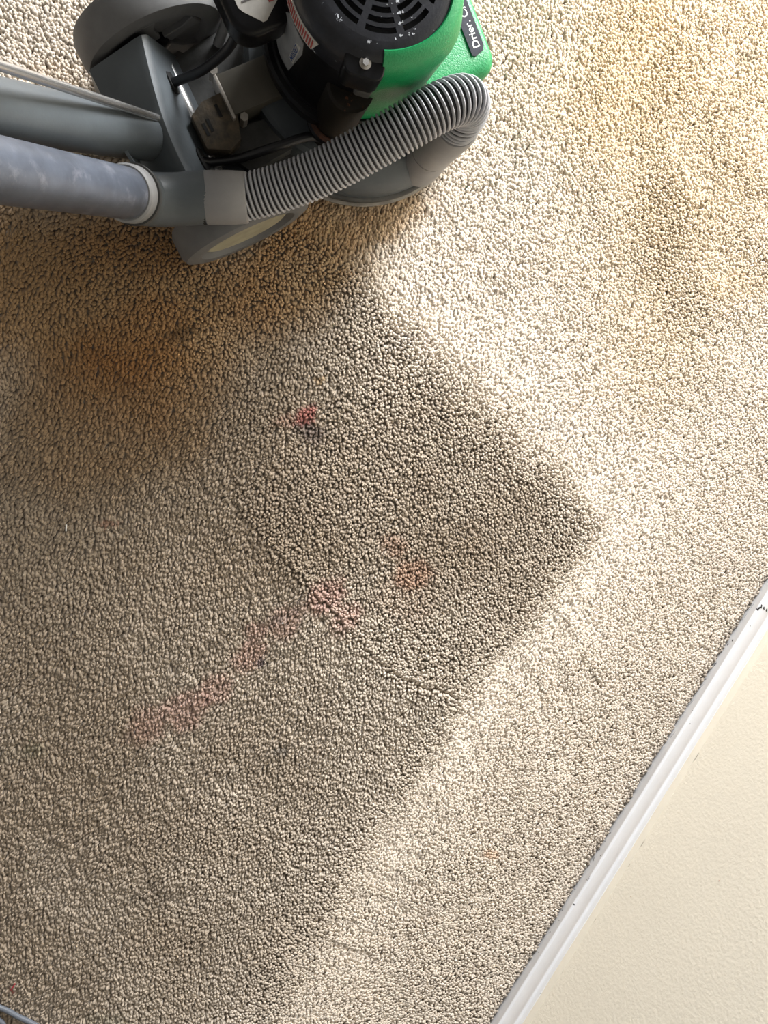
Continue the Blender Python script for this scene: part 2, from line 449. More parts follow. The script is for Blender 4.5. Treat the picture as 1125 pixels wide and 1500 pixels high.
    blob(600, 905, 30, 20, .2, (.9, .8, .8), 211); blob(720, 1255, 14, 8, .6, (1, .78, .62), 213); blob(1085, 420, 60, 26, .3, (.96, .84, .62), 215); blob(160, 760, 20, 6, .5, (1, .6, .55), 217)
    blob(18, 1447, 4, 6, 1, (1.0, .25, .28), 219); blob(425, 885, 36, 20, .3, (.85, .85, .9), 221); blob(610, 340, 120, 50, 0.0, (1, 1, 1), 223)
    blob(1040, 160, 260, 420, .75, (1.0, .91, .74), 225, .2); blob(860, 60, 170, 190, .5, (1.0, .93, .80), 227); blob(590, 500, 36, 14, .35, (.88, .9, 1), 229); blob(470, 552, 10, 5, .6, (.9, .7, .4), 231)  # wide warm tints paint bounce light into the yarn at upper right
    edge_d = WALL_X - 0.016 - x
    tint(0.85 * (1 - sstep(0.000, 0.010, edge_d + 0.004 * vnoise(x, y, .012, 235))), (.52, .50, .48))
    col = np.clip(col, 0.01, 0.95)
    # geometry: 4-sided tuft with foot, waist, shoulder and tip (bent over by the lean)
    lev_z = np.array([0.50, 0.93]); lev_l = np.array([0.36, 0.92]); lev_r = np.array([0.0036, 0.0025])
    tw = rng.uniform(0, math.pi / 2, N); fat = rng.uniform(0.85, 1.18, N) * np.where(near, 1.04, 2.1) * (1 + 0.12 * t)
    V = np.empty((N, 10, 3))
    V[:, 0, 0] = x; V[:, 0, 1] = y; V[:, 0, 2] = 0.0004
    for L_ in range(2):
        for k in range(4):
            a = tw + math.pi / 2 * k + 0.5 * L_
            r = lev_r[L_] * fat
            V[:, 1 + L_ * 4 + k, 0] = x + lx * lev_l[L_] + r * np.cos(a)
            V[:, 1 + L_ * 4 + k, 1] = y + ly * lev_l[L_] + r * np.sin(a)
            V[:, 1 + L_ * 4 + k, 2] = np.maximum(0.0006, hgt * lev_z[L_])
    V[:, 9, 0] = x + lx * 1.15; V[:, 9, 1] = y + ly * 1.15; V[:, 9, 2] = hgt * 1.05
    V[:, :, 0] = np.minimum(V[:, :, 0], WALL_X - 0.0142)
    foot = np.array([[0, 1 + (k + 1) % 4, 1 + k] for k in range(4)])
    quads = np.array([[1 + k, 1 + (k + 1) % 4, 5 + (k + 1) % 4, 5 + k] for k in range(4)])
    tris = np.array([[5 + k, 5 + (k + 1) % 4, 9] for k in range(4)])
    off = (np.arange(N) * 10)[:, None]
    loops = np.concatenate([(q[None] + off[:, :, None]).reshape(N, -1) for q in (foot, quads, tris)], 1).ravel().astype(np.int32)
    sizes = np.tile(np.array([3] * 4 + [4] * 4 + [3] * 4), N)
    starts = np.concatenate([[0], np.cumsum(sizes)[:-1]]).astype(np.int32)
    me = bpy.data.meshes.new('carpet_pile')
    me.vertices.add(N * 10); me.vertices.foreach_set('co', V.astype(np.float32).ravel())
    me.loops.add(len(loops)); me.loops.foreach_set('vertex_index', loops)
    me.polygons.add(len(starts)); me.polygons.foreach_set('loop_start', starts)
    me.polygons.foreach_set('use_smooth', np.ones(len(starts), bool))
    me.update(calc_edges=True)
    at = me.attributes.new('yarn', 'FLOAT_COLOR', 'POINT')
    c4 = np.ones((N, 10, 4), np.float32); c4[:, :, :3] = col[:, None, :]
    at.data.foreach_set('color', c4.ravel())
    print('tufts', N, 'tris', N * 16)
    return me
m_yarn = bpy.data.materials.new('carpet_yarn'); m_yarn.use_nodes = True
nt = m_yarn.node_tree; p_ = nt.nodes['Principled BSDF']
an = nt.nodes.new('ShaderNodeAttribute'); an.attribute_name = 'yarn'
nt.links.new(an.outputs['Color'], p_.inputs['Base Color'])
p_.inputs['Roughness'].default_value = 0.75; p_.inputs['Specular IOR Level'].default_value = 0.25
tl = nt.nodes.new('ShaderNodeBsdfTranslucent'); nt.links.new(an.outputs['Color'], tl.inputs['Color'])
mxs = nt.nodes.new('ShaderNodeMixShader'); mxs.inputs[0].default_value = 0.20
nt.links.new(p_.outputs[0], mxs.inputs[1]); nt.links.new(tl.outputs[0], mxs.inputs[2]); nt.links.new(mxs.outputs[0], nt.nodes['Material Output'].inputs[0])
p_.inputs['Sheen Weight'].default_value = 0.25; p_.inputs['Sheen Roughness'].default_value = 0.5
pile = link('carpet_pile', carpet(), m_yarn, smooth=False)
tag(pile, 'cream cut pile carpet with brushed cleaning marks and pink stains', 'carpet', kind='stuff')

# ------------------------------------------------------------------ the carpet cleaning machine (x forward, y to its left, z up)
ORG = Vector((-0.047, 0.58, 0.0)); HEAD = math.atan2(0.854, 0.52)
mach = bpy.data.objects.new('carpet_cleaning_machine', None); COL.objects.link(mach)
mach.location = ORG; mach.rotation_euler = (0, 0, HEAD)
tag(mach, 'grey rotary carpet cleaning machine with green motor cowl and ribbed vacuum hose', 'carpet machine')
def U(u, v, z): return (u, -v, z)   # v = towards the machine's right-hand side

m_grey = mat('grey_enamel', (0.078, 0.090, 0.098), 0.42, noise=0.10, nscale=18, bump=0.05, bscale=300)
m_greyd = mat('dusty_grey_casting', (0.060, 0.060, 0.057), 0.6, noise=0.35, nscale=28, bump=0.15, bscale=150)
m_tyre = mat('grey_rubber', (0.125, 0.125, 0.125), 0.62, noise=0.12, nscale=22, bump=0.06, bscale=220)
m_tan = mat('tan_hub', (0.32, 0.295, 0.205), 0.6, noise=0.15, nscale=30)
m_black = mat('black_motor_enamel', (0.006, 0.006, 0.007), 0.30, spec=0.2, noise=0.3, nscale=40, bump=0.08, bscale=150)
m_cap = mat('dirty_black_steel', (0.007, 0.006, 0.005), 0.6, spec=0.2, nscale=45, base2=(0.016, 0.012, 0.008))
speckle(m_cap, (0.12, 0.045, 0.018), 26, 0.64, 0.70)
m_cover = mat('black_fan_cover', (0.012, 0.013, 0.017), 0.34, spec=0.4, noise=0.3, nscale=60, bump=0.12, bscale=260)
speckle(m_cover, (0.55, 0.58, 0.64), 62, 0.655, 0.68)
m_green = mat('green_plastic', (0.002, 0.25, 0.075), 0.34, noise=0.08, nscale=15, bump=0.30, bscale=420)
m_hose = mat('grey_hose_rib', (0.37, 0.37, 0.39), 0.42, noise=0.05, nscale=30)
m_hosein = mat('black_hose_wall', (0.010, 0.010, 0.012), 0.55)
m_cuff = mat('grey_hose_cuff', (0.25, 0.245, 0.245), 0.5, noise=0.08, nscale=20)
m_tube = mat('milky_grey_tube', (0.072, 0.082, 0.104), 0.32, noise=0.20, nscale=26, bump=0.05, bscale=120)
speckle(m_tube, (0.19, 0.195, 0.225), 38, 0.54, 0.80)
m_ring = mat('pale_collar', (0.25, 0.25, 0.25), 0.5, noise=0.05, nscale=30)
m_steel = mat('worn_steel', (0.74, 0.73, 0.72), 0.26, 0.9, noise=0.08, nscale=60)
m_rim = mat('worn_metal_rim', (0.36, 0.33, 0.29), 0.4, 0.5, noise=0.25, nscale=50)
m_dirty = mat('grimy_hinge', (0.030, 0.025, 0.018), 0.75, nscale=60, base2=(0.095, 0.070, 0.042), bump=0.4, bscale=180)
m_taupe = mat('taupe_paint', (0.075, 0.068, 0.053), 0.55, noise=0.10, nscale=25)
m_cord = mat('black_cord', (0.012, 0.012, 0.014), 0.36)
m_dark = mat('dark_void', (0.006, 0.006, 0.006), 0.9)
m_paper = mat('white_sticker', (0.50, 0.48, 0.44), 0.6, noise=0.10, nscale=60)
m_plate = mat('brushed_nameplate', (0.26, 0.265, 0.265), 0.5, 0.0, noise=0.15, nscale=45)
m_red = mat('red_print', (0.32, 0.055, 0.045), 0.6)
m_blue = mat('blue_print', (0.03, 0.07, 0.20), 0.6)
m_ink = mat('grey_print', (0.10, 0.09, 0.085), 0.7)
m_decal = mat('black_decal', (0.030, 0.032, 0.045), 0.30, noise=0.3, nscale=80)
m_white = mat('white_print', (0.80, 0.80, 0.80), 0.5)

PZ = 0.006   # the machine sinks a little into the pile
# --- pad shroud: low dome with bumper band and bright rim
prof = [(0.02, 0.118), (0.10, 0.116), (0.150, 0.108), (0.176, 0.092), (0.190, 0.070), (0.194, 0.052), (0.194, 0.040), (0.186, 0.036), (0.150, 0.036), (0.02, 0.036)]
sh = obj('pad_shroud', lathe(prof, 96), m_grey, mach, angle=40)
obj('bumper_band', lathe([(0.1945, 0.050), (0.199, 0.048), (0.200, 0.040), (0.1975, 0.034), (0.190, 0.034), (0.190, 0.050)], 96, closed=True), m_greyd, sh, angle=60)
obj('metal_rim', lathe([(0.196, 0.034), (0.2035, 0.033), (0.2035, 0.029), (0.196, 0.028)], 96, closed=True), m_rim, sh, angle=60)
obj('cleaning_pad', lathe([(0.0, PZ - 0.002), (0.170, PZ - 0.002), (0.180, 0.012), (0.180, 0.034), (0.0, 0.036)], 64), mat('beige_pad', (0.30, 0.24, 0.17), 0.95, noise=0.2, nscale=60, bump=0.5, bscale=200), mach)
# --- hose port on the shroud
PU, PV = 0.030, 0.165
pc = (PU, -PV, 0)
port = obj('hose_port', lathe([(0.038, 0.060), (0.036, 0.098), (0.0335, 0.106), (0.0335, 0.134), (0.026, 0.134), (0.026, 0.060)], 40, center=pc, closed=True), m_cuff, mach)
obj('port_cuff', lathe([(0.0335, 0.136), (0.0345, 0.140), (0.0350, 0.246), (0.0325, 0.254), (0.026, 0.254), (0.026, 0.136)], 40, center=pc, closed=True), m_cuff, mach)
# --- drum and deck
obj('gear_drum', bevel(lathe([(0.146, 0.080), (0.146, 0.128), (0.140, 0.134), (0.0, 0.134)], 72, center=(-0.045, 0, 0)), 0), m_grey, mach)
deck = prism([(-0.335, -0.095), (-0.16, -0.120), (0.02, -0.13), (0.02, 0.13), (-0.16, 0.120), (-0.335, 0.095)], 'Z', 0.066, 0.084)
bevel(deck, 0.004); obj('deck', deck, m_greyd, mach)
obj('deck_rib', box((-0.30, -0.052, 0.084), (-0.17, -0.030, 0.100), 0.003), m_greyd, mach)
obj('deck_pad', box((-0.275, -0.085, 0.084), (-0.205, -0.056, 0.094), 0.003), m_grey, mach)
# --- axle and wheels
AX, WR, WZ = -0.287, 0.106, 0.106 + PZ - 0.002
obj('axle', tube([(AX, -0.150, WZ), (AX, 0.150, WZ)], 0.010, 20), m_steel, mach)
def wheel(v, s, outer_cap):
    """s = +1: the outer side points to the machine's right"""
    yc = -v; w = 0.027
    pr = [(0.016, -w * .55), (0.072, -w * .62), (0.078, -w * .95), (WR - 0.016, -w * 1.0), (WR - 0.004, -w * .86), (WR, -w * .55), (WR, w * .55), (WR - 0.004, w * .86), (WR - 0.016, w), (0.078, w * .95), (0.072, w * .62), (0.016, w * .55)]
    t = obj('wheel', lathe(pr, 72, axis='Y', center=(AX, yc, WZ), closed=True), m_tyre, mach, angle=30)
    so = -s
    obj('hub', lathe([(0.0, so * 0.012), (0.018, so * 0.012), (0.021, so * 0.010), (0.021, -so * 0.026), (0.014, -so * 0.028), (0.0, -so * 0.028)], 32, axis='Y', center=(AX, yc, WZ)), m_black, t)
    if outer_cap:
        obj('hub_disc', lathe([(0.0, so * 0.0185), (0.058, so * 0.0185), (0.0635, so * 0.0200), (0.068, so * 0.0180), (0.068, so * 0.010), (0.0, so * 0.010)], 64, axis='Y', center=(AX, yc, WZ)), m_tan, t)
    for k in range(5):
        a = 2 * math.pi * k / 5 + 0.5
        bm = bmesh.new(); r0, r1 = 0.020, 0.073
        pts = []
        for r, hw in ((r0, 0.012), (0.05, 0.008), (r1, 0.016)):
            pts.append((r, hw))
        poly = [(r, hw) for r, hw in pts] + [(r, -hw) for r, hw in reversed(pts)]
        poly = [(AX + q[0] * math.cos(a) - q[1] * math.sin(a), WZ + q[0] * math.sin(a) + q[1] * math.cos(a)) for q in poly]
        prism(poly, 'Y', yc + s * 0.013, yc + s * 0.024, bm); bmesh.ops.recalc_face_normals(bm, faces=bm.faces[:]); bevel(bm, 0.0015, 1)
        obj('spoke', bm, m_tyre, t)
    return t
wheel(0.1415, 1, True)
wheel(-0.1415, -1, False)

# --- handle yoke: folded sheet saddle over the axle
outer = [(-0.262, 0.078), (-0.300, 0.178), (-0.304, 0.186), (-0.311, 0.190), (-0.320, 0.188), (-0.386, 0.152), (-0.392, 0.148), (-0.392, 0.058)]
inner = [(q[0] + dx, q[1] + dz) for q, (dx, dz) in zip(outer, ((-.005, 0), (-.005, -.003), (-.004, -.005), (-.001, -.005), (.003, -.005), (.004, -.004), (.005, -.002), (.005, 0)))]
poly = outer + inner[::-1]
def ridge_shift(v):
    return -0.027 * math.sin(math.pi * 0.65 * (v + 0.108) / 0.206)
bm = bmesh.new(); rows = []
for k in range(13):
    v = -0.108 + 0.206 * k / 12; du = ridge_shift(v)
    rows.append([bm.verts.new((q[0] + (du if 1 <= min(i, 15 - i) <= 4 else 0.0), -v, q[1] + (0.12 * du if 1 <= min(i, 15 - i) <= 4 else 0.0))) for i, q in enumerate(poly)])
for r0, r1 in zip(rows[:-1], rows[1:]):
    for k in range(16): bm.faces.new((r0[k], r0[(k + 1) % 16], r1[(k + 1) % 16], r1[k]))
bm.faces.new(rows[0]); bm.faces.new(rows[-1])
yoke = obj('yoke', bm, m_grey, mach, angle=40)
# end cheeks of the yoke
for y0, du in ((-0.098, ridge_shift(0.098)), (0.104, 0.0)):
    c = prism([(-0.266, 0.078), (-0.303 + du, 0.178 + 0.12 * du), (-0.312 + du, 0.184 + 0.12 * du), (-0.386, 0.148), (-0.389, 0.058)], 'Y', y0, y0 + 0.004)
    obj('cheek', c, m_grey, yoke)
# slots and rod hole in the front face (slightly proud dark liners)
def front_pt(t, v, out=0.0012):
    """t = 0 foot .. 1 ridge along the yoke's front face"""
    a = Vector((-0.262, 0, 0.078)); b = Vector((-0.300 + ridge_shift(v), 0, 0.178)); d_ = (b - a).normalized()
    n_ = Vector((d_.z, 0, -d_.x)); p = a.lerp(b, t) + n_ * out; return Vector((p.x, -v, p.z)), d_, n_
def slot(t, v, hl, hw, name='slot'):
    c, d_, n_ = front_pt(t, v); e_ = Vector((0, -1, 0)); bm = bmesh.new(); A, B = [], []
    for k in range(20):
        a = 2 * math.pi * k / 20
        o2 = e_ * (hl * math.copysign(abs(math.cos(a)) ** .6, math.cos(a))) + d_ * (hw * math.copysign(abs(math.sin(a)) ** .8, math.sin(a)))
        A.append(bm.verts.new(c + o2)); B.append(bm.verts.new(c + o2 - n_ * 0.003))
    bm.faces.new(A); bm.faces.new(B)
    for k in range(20): bm.faces.new((A[k], A[(k + 1) % 20], B[(k + 1) % 20], B[k]))
    return obj(name, bm, m_dark, yoke, smooth=False)
slot(0.62, -0.060, 0.019, 0.010); slot(0.62, 0.050, 0.017, 0.009)

# --- handle: main tube, steel pull rod, gusset
def along(p, q, t): return Vector(p).lerp(Vector(q), t)
mt0, mt1 = U(-0.357, 0.000, 0.150), U(-0.357 - 0.62 * 0.565, -0.006, 0.150 + 0.62)
obj('handle_tube', tube([mt0, along(mt0, mt1, .5), mt1], 0.0315, 40), m_grey, mach)
rd0, rd1 = U(-0.335, -0.010, 0.172), U(-0.335 - 0.70 * 0.467, -0.006, 0.172 + 0.70)
rod = obj('pull_rod', tube([rd0, along(rd0, rd1, .5), rd1], 0.0052, 18), m_steel, mach)
hole = along(rd0, rd1, 0.012); hv = (Vector(rd1) - Vector(rd0)).normalized()
obj('rod_grommet', tube([hole - hv * 0.006, hole + hv * 0.002], 0.0082, 20), m_dark, mach)
# gusset plate between the handle tube and the vacuum pipe
g = bmesh.new()
gp = [Vector(U(-0.407, 0.002, 0.256)), Vector(U(-0.389, 0.000, 0.165)), Vector(U(-0.389, 0.075, 0.165)), Vector(U(-0.400, 0.056, 0.238))]
gn = (gp[1] - gp[0]).cross(gp[2] - gp[0]).normalized() * 0.002
A = [g.verts.new(p + gn) for p in gp]; B = [g.verts.new(p - gn) for p in gp]
g.faces.new(A); g.faces.new(B)
for k in range(4): g.faces.new((A[k], A[(k + 1) % 4], B[(k + 1) % 4], B[k]))
gus = obj('gusset', g, m_grey, mach, smooth=False)
for t in (0.35, 0.62):
    p = gp[0].lerp(gp[3], 0.12).lerp(gp[1].lerp(gp[2], 0.12), t * 0.6)
    obj('rivet', tube([p - gn * 1.2, p + gn * 2.2], 0.005, 14), m_grey, gus)

# --- vacuum pipe: milky tube, collar, elbow, cuff
vt0, vt1 = Vector(U(-0.427, 0.082, 0.268)), Vector(U(-0.427 - 0.55 * 0.465, 0.064, 0.268 + 0.55))
vd = (vt1 - vt0).normalized()
obj('vacuum_tube', tube([vt0, vt0.lerp(vt1, .5), vt1], 0.0315, 44), m_tube, mach)
obj('collar', tube([vt0 - vd * 0.014, vt0 - vd * 0.0115, vt0 + vd * 0.004, vt0 + vd * 0.0065], [0.0345, 0.0360, 0.0360, 0.0335], 44), m_ring, mach)
obj('socket_lip', tube([vt0 - vd * 0.022, vt0 - vd * 0.018, vt0 - vd * 0.012], [0.036, 0.0385, 0.0385], 44), m_greyd, mach)
cuff0 = Vector(U(-0.336, 0.112, 0.214)); cuff1 = Vector(U(-0.287, 0.134, 0.222))
ep = catmull([vt0 - vd * 0.010, vt0 - vd * 0.030, Vector(U(-0.405, 0.087, 0.222)), Vector(U(-0.372, 0.099, 0.212)), cuff0 + Vector((0.006, -0.002, 0.0015))], 8)
obj('elbow', tube(ep, 0.0345, 44), m_grey, mach, angle=60)
cd = (cuff1 - cuff0).normalized()
obj('seam_ring', tube([cuff0 - cd * 0.001, cuff0 + cd * 0.003], 0.0347, 44), m_dark, mach)
obj('hose_cuff', tube([cuff0 + cd * 0.0025, cuff0 + cd * 0.005, cuff0 + cd * 0.035, cuff1 + cd * 0.004, cuff1 + cd * 0.006], [0.0335, 0.0350, 0.0350, 0.0338, 0.0318], 44), m_cuff, mach, angle=60)

# --- ribbed hose
hp = catmull([cuff1, Vector(U(-0.243, 0.144, 0.236)), Vector(U(-0.180, 0.152, 0.260)), Vector(U(-0.115, 0.153, 0.288)), Vector(U(-0.056, 0.151, 0.311)), Vector(U(-0.010, 0.149, 0.320)), Vector(U(0.022, 0.151, 0.312)), Vector(U(0.035, 0.157, 0.290)), Vector(U(0.033, 0.163, 0.268)), Vector(U(PU, PV, 0.250))], 14)
hp, hlen = resample(hp, 260)
obj('hose', tube(hp, 0.0272, 32), m_hosein, mach, angle=None)
PITCH, NS = 0.0067, 30
turns = hlen / PITCH
Pm, Tm, Nm, Bm = frames(hp)
bm = bmesh.new(); steps = int(turns * NS); prev = None
for i in range(steps + 1):
    s_ = i / steps * (len(hp) - 1); j = min(int(s_), len(hp) - 2); f_ = s_ - j
    c = Pm[j].lerp(Pm[j + 1], f_); T = Tm[j].lerp(Tm[j + 1], f_).normalized(); N_ = Nm[j].lerp(Nm[j + 1], f_).normalized(); B_ = T.cross(N_)
    a = 2 * math.pi * i / NS; rd = N_ * math.cos(a) + B_ * math.sin(a)
    ring = [bm.verts.new(c + rd * (0.0290 + 0.0026 * math.cos(q)) + T * (0.00205 * math.sin(q))) for q in (0.0, 0.9, 1.8, 2.7, 3.6, 4.5, 5.4)]
    if prev:
        for k in range(7): bm.faces.new((prev[k], ring[k], ring[(k + 1) % 7], prev[(k + 1) % 7]))
    prev = ring
obj('hose_rib', bm, m_hose, mach, angle=None)

# --- motor
MU = -0.050
mc = (MU, 0, 0)
obj('motor_flange', lathe([(0.095, 0.134), (0.100, 0.168), (0.121, 0.184), (0.122, 0.204), (0.118, 0.208), (0.098, 0.210), (0.0, 0.210)], 72, center=mc), m_black, mach)
obj('motor_body', lathe([(0.105, 0.208), (0.105, 0.340), (0.102, 0.343), (0.0, 0.343)], 72, center=mc), m_black, mach)
obj('seam_bead', lathe([(0.1075, 0.196), (0.1120, 0.2095), (0.1095, 0.2130), (0.0985, 0.2130), (0.0985, 0.196)], 72, center=mc, closed=True), m_black, mach)
# fan cover: turned cap with a slotted top
obj('fan_cover', lathe([(0.103, 0.343), (0.1070, 0.345), (0.1070, 0.370), (0.1040, 0.381), (0.0985, 0.389), (0.0900, 0.3935), (0.0790, 0.3950), (0.0790, 0.3880), (0.094, 0.384), (0.098, 0.346)], 96, center=mc, closed=True), m_cover, mach, angle=60)
bm = bmesh.new()
NA, radii = 270, [0.0, 0.010]
slots_r = [(0.0205, 0.0270), (0.0315, 0.0380), (0.0425, 0.0490), (0.0535, 0.0600), (0.0645, 0.0710)]
for a_, b_ in slots_r: radii += [a_, b_]
radii += [0.0790]
A0 = math.radians(-117)
slot_deg = [0, 23, 26, 29, 31, 32.5]
def top_z(r): return 0.3950 + 0.0025 * (1 - (r / 0.079) ** 2)
vt = {}
def gv(i, k, low):
    key = (i, k % NA if i else 0, low)
    if key not in vt:
        a = A0 + 2 * math.pi * k / NA; r = radii[i]
        vt[key] = bm.verts.new((MU + r * math.cos(a), r * math.sin(a), top_z(r) - (0.004 if low else 0)))
    return vt[key]
def is_slot(i, k):
    for si, (a_, b_) in enumerate(slots_r):
        if abs(radii[i] - a_) < 1e-6 and abs(radii[i + 1] - b_) < 1e-6:
            pos = ((k + 0.5) * 360 / NA + 20) % 40 - 20
            return abs(pos) < slot_deg[si + 1] / 2
    return False
for i in range(len(radii) - 1):
    for k in range(NA):
        if is_slot(i, k): continue
        for low in (False, True):
            if i == 0: bm.faces.new((gv(0, 0, low), gv(1, k, low), gv(1, k + 1, low)))
            else: bm.faces.new((gv(i, k, low), gv(i + 1, k, low), gv(i + 1, k + 1, low), gv(i, k + 1, low)))
bm.edges.ensure_lookup_table()
bnd = [e for e in bm.edges if len(e.link_faces) == 1]
inv = {v: k for k, v in vt.items()}
for e in bnd:
    ka, kb = inv[e.verts[0]], inv[e.verts[1]]
    if not ka[2] and not kb[2]:
        bm.faces.new((e.verts[0], e.verts[1], vt[(kb[0], kb[1], True)], vt[(ka[0], ka[1], True)]))
obj('vent_grille', bm, m_cover, mach, angle=40)
obj('vent_shade_disc', lathe([(0.0, 0.372), (0.093, 0.372), (0.093, 0.376), (0.0, 0.376)], 48, center=mc), m_dark, mach)  # added dark disc standing for the shade inside the grille slots
# white paint flecks dried on the cover
fl = mat('dried_paint', (0.42, 0.44, 0.47), 0.7, noise=0.3, nscale=300)
for k in range(20):
    a = math.radians(-117 + random.gauss(24, 12)); r = random.choice([0.0395, 0.0512, 0.0622, 0.0740, 0.0755, 0.0770]) + random.uniform(-.001, .001); s_ = random.uniform(0.0008, 0.0024); el = random.uniform(.5, 2.0)
    cx_, cy_ = MU + r * math.cos(a), r * math.sin(a); n = 7
    poly = [(cx_ + s_ * el * random.uniform(.25, 1.3) * math.cos(2 * math.pi * q / n), cy_ + s_ * random.uniform(.4, 1.2) * math.sin(2 * math.pi * q / n)) for q in range(n)]
    obj('paint_fleck', prism(poly, 'Z', top_z(r) - 0.0005, top_z(r) + 0.0003), fl, mach, smooth=False)
# screw lug at the rear right
la = math.radians(-126)
lc = (MU + 0.087 * math.cos(la), 0.087 * math.sin(la))
lug = bmesh.new()
dx, dy = math.cos(la), math.sin(la)
poly = [(lc[0] + dx * q[0] - dy * q[1], lc[1] + dy * q[0] + dx * q[1]) for q in rrect(-0.016, 0.033, -0.025, 0.025, 0.012, 5)]
prism(poly, 'Z', 0.346, 0.3865, lug); bmesh.ops.recalc_face_normals(lug, faces=lug.faces[:]); bevel(lug, 0.004, 3)
lg = obj('screw_lug', lug, m_black, mach)
sc_ = (MU + 0.1035 * math.cos(la), 0.1035 * math.sin(la), 0.3865)
obj('screw_washer', lathe([(0.0, 0.0), (0.0072, 0.0), (0.0072, 0.0012), (0.0, 0.0016)], 24, center=sc_), m_rim, lg)
hx = bmesh.new(); prism([(sc_[0] + 0.0042 * math.cos(math.pi / 3 * q), sc_[1] + 0.0042 * math.sin(math.pi / 3 * q)) for q in range(6)], 'Z', sc_[2] + 0.001, sc_[2] + 0.0048, hx)
obj('screw_head', hx, m_steel, lg, smooth=False)
obj('lug_block', bevel(prism([(lc[0] + dx * q[0] - dy * q[1], lc[1] + dy * q[0] + dx * q[1]) for q in rrect(-0.010, 0.029, 0.000, 0.022, 0.004, 4)], 'Z', 0.322, 0.346), 0.001, 1), m_greyd, lg)

# terminal box at the rear left with its paper label
tb = bmesh.new(); prism(rrect(-0.222, -0.138, 0.012, 0.150, 0.030, 8), 'Z', 0.272, 0.316, tb); bmesh.ops.recalc_face_normals(tb, faces=tb.faces[:]); bevel(tb, 0.008, 3)
tbo = obj('terminal_box', tb, m_black, mach, angle=50)
lab = obj('warning_label', prism([(-0.2065, 0.047), (-0.203, 0.041), (-0.185, 0.0225), (-0.180, 0.0225), (-0.156, 0.040), (-0.156, 0.132), (-0.2065, 0.132)], 'Z', 0.3155, 0.3166), m_paper, mach, smooth=False)
bm = bmesh.new()
for k in range(12):
    y0 = 0.050 + k * 0.0062
    add_box(bm, (-0.200 + random.uniform(0, .004), y0, 0.3164), (-0.158 - random.uniform(0, .014), y0 + 0.0022, 0.3170))
tag(obj('small_print', bm, m_ink, lab, smooth=False), kind='stuff')
obj('red_heading', box((-0.168, 0.040, 0.3164), (-0.157, 0.060, 0.3170)), m_red, lab, smooth=False)

# labels wrapped around the motor's rear
def wrap_patch(pts2d, R_, name, material, parent, th=0.0007, nu=18, nv=2):
    """pts2d: quad corners (angle deg about the motor, z) a,b,c,d"""
    bm = bmesh.new(); G = []
    a, b, c, d_ = [Vector(p) for p in pts2d]
    for i in range(nu + 1):
        row = []
        for j in range(nv + 1):
            p = a.lerp(b, i / nu).lerp(d_.lerp(c, i / nu), j / nv); an_ = math.radians(p.x)
            row.append((bm.verts.new((MU + (R_ + th) * math.cos(an_), -(R_ + th) * math.sin(an_), p.y)), bm.verts.new((MU + (R_ - 0.001) * math.cos(an_), -(R_ - 0.001) * math.sin(an_), p.y))))
        G.append(row)
    for i in range(nu):
        for j in range(nv):
            for s_ in (0, 1): bm.faces.new((G[i][j][s_], G[i + 1][j][s_], G[i + 1][j + 1][s_], G[i][j + 1][s_]))
    rim = [(i, 0) for i in range(nu + 1)] + [(nu, j) for j in range(1, nv + 1)] + [(i, nv) for i in range(nu - 1, -1, -1)] + [(0, j) for j in range(nv - 1, 0, -1)]
    for q in range(len(rim)):
        (i, j), (k, l) = rim[q], rim[(q + 1) % len(rim)]
        bm.faces.new((G[i][j][0], G[k][l][0], G[k][l][1], G[i][j][1]))
    return obj(name, bm, material, parent, angle=50)
strip = wrap_patch([(205, 0.3445), (161.3, 0.3445), (157.7, 0.3700), (205, 0.3700)], 0.1074, 'caution_strip', m_paper, mach)
for k in range(19):
    a = 161.0 + k * 2.2
    wrap_patch([(a + 0.2, 0.3480), (a + 1.3, 0.3480), (a + 1.3, 0.3670), (a + 0.2, 0.3670)], 0.1079, 'red_text_line', m_red, strip, th=0.0008, nu=1, nv=1)
plate = bmesh.new()
# nameplate outline (angle, z) as a barrel shape
ol = [(197, 0.300), (200, 0.252), (200, 0.224), (192, 0.217), (174, 0.225), (167, 0.303), (168.5, 0.330), (187, 0.337)]
A = []; B = []; cen = (183, 0.275)
fine = []
for i in range(len(ol)):
    p, q = ol[i], ol[(i + 1) % len(ol)]
    for t in range(6): fine.append((p[0] + (q[0] - p[0]) * t / 6, p[1] + (q[1] - p[1]) * t / 6))
def cyl(a, z, r): return (MU + r * math.cos(math.radians(a)), -r * math.sin(math.radians(a)), z)
rings = []
for f_ in (1.0, 0.75, 0.5, 0.25):
    rings.append([plate.verts.new(cyl(cen[0] + (p[0] - cen[0]) * f_, cen[1] + (p[1] - cen[1]) * f_, 0.1060)) for p in fine])
rings.insert(0, [plate.verts.new(cyl(p[0], p[1], 0.1045)) for p in fine])
for r0, r1 in zip(rings[:-1], rings[1:]):
    for k in range(len(fine)): plate.faces.new((r0[k], r0[(k + 1) % len(fine)], r1[(k + 1) % len(fine)], r1[k]))
plate.faces.new(rings[-1])
npl = obj('nameplate', plate, m_plate, mach, angle=60)
stk = wrap_patch([(176.9, 0.258), (171.5, 0.258), (169.4, 0.3156), (174.4, 0.311)], 0.1060, 'serial_sticker', m_paper, mach, nu=5, nv=5)
tm = text_mesh('M0SSE7', 0.0120, 0.00012)
xs = [v.co.x for v in tm.vertices]; wid = max(xs) - min(xs)
for v in tm.vertices:
    fx = (v.co.x - min(xs)) / wid; z = 0.2620 + fx * 0.0470; a = 173.9 - 2.0 * fx + v.co.y / 0.1060 * 57.3 * 0.85
    v.co = cyl(a, z, 0.1072)
link('serial_number', tm, m_blue, stk, smooth=False)

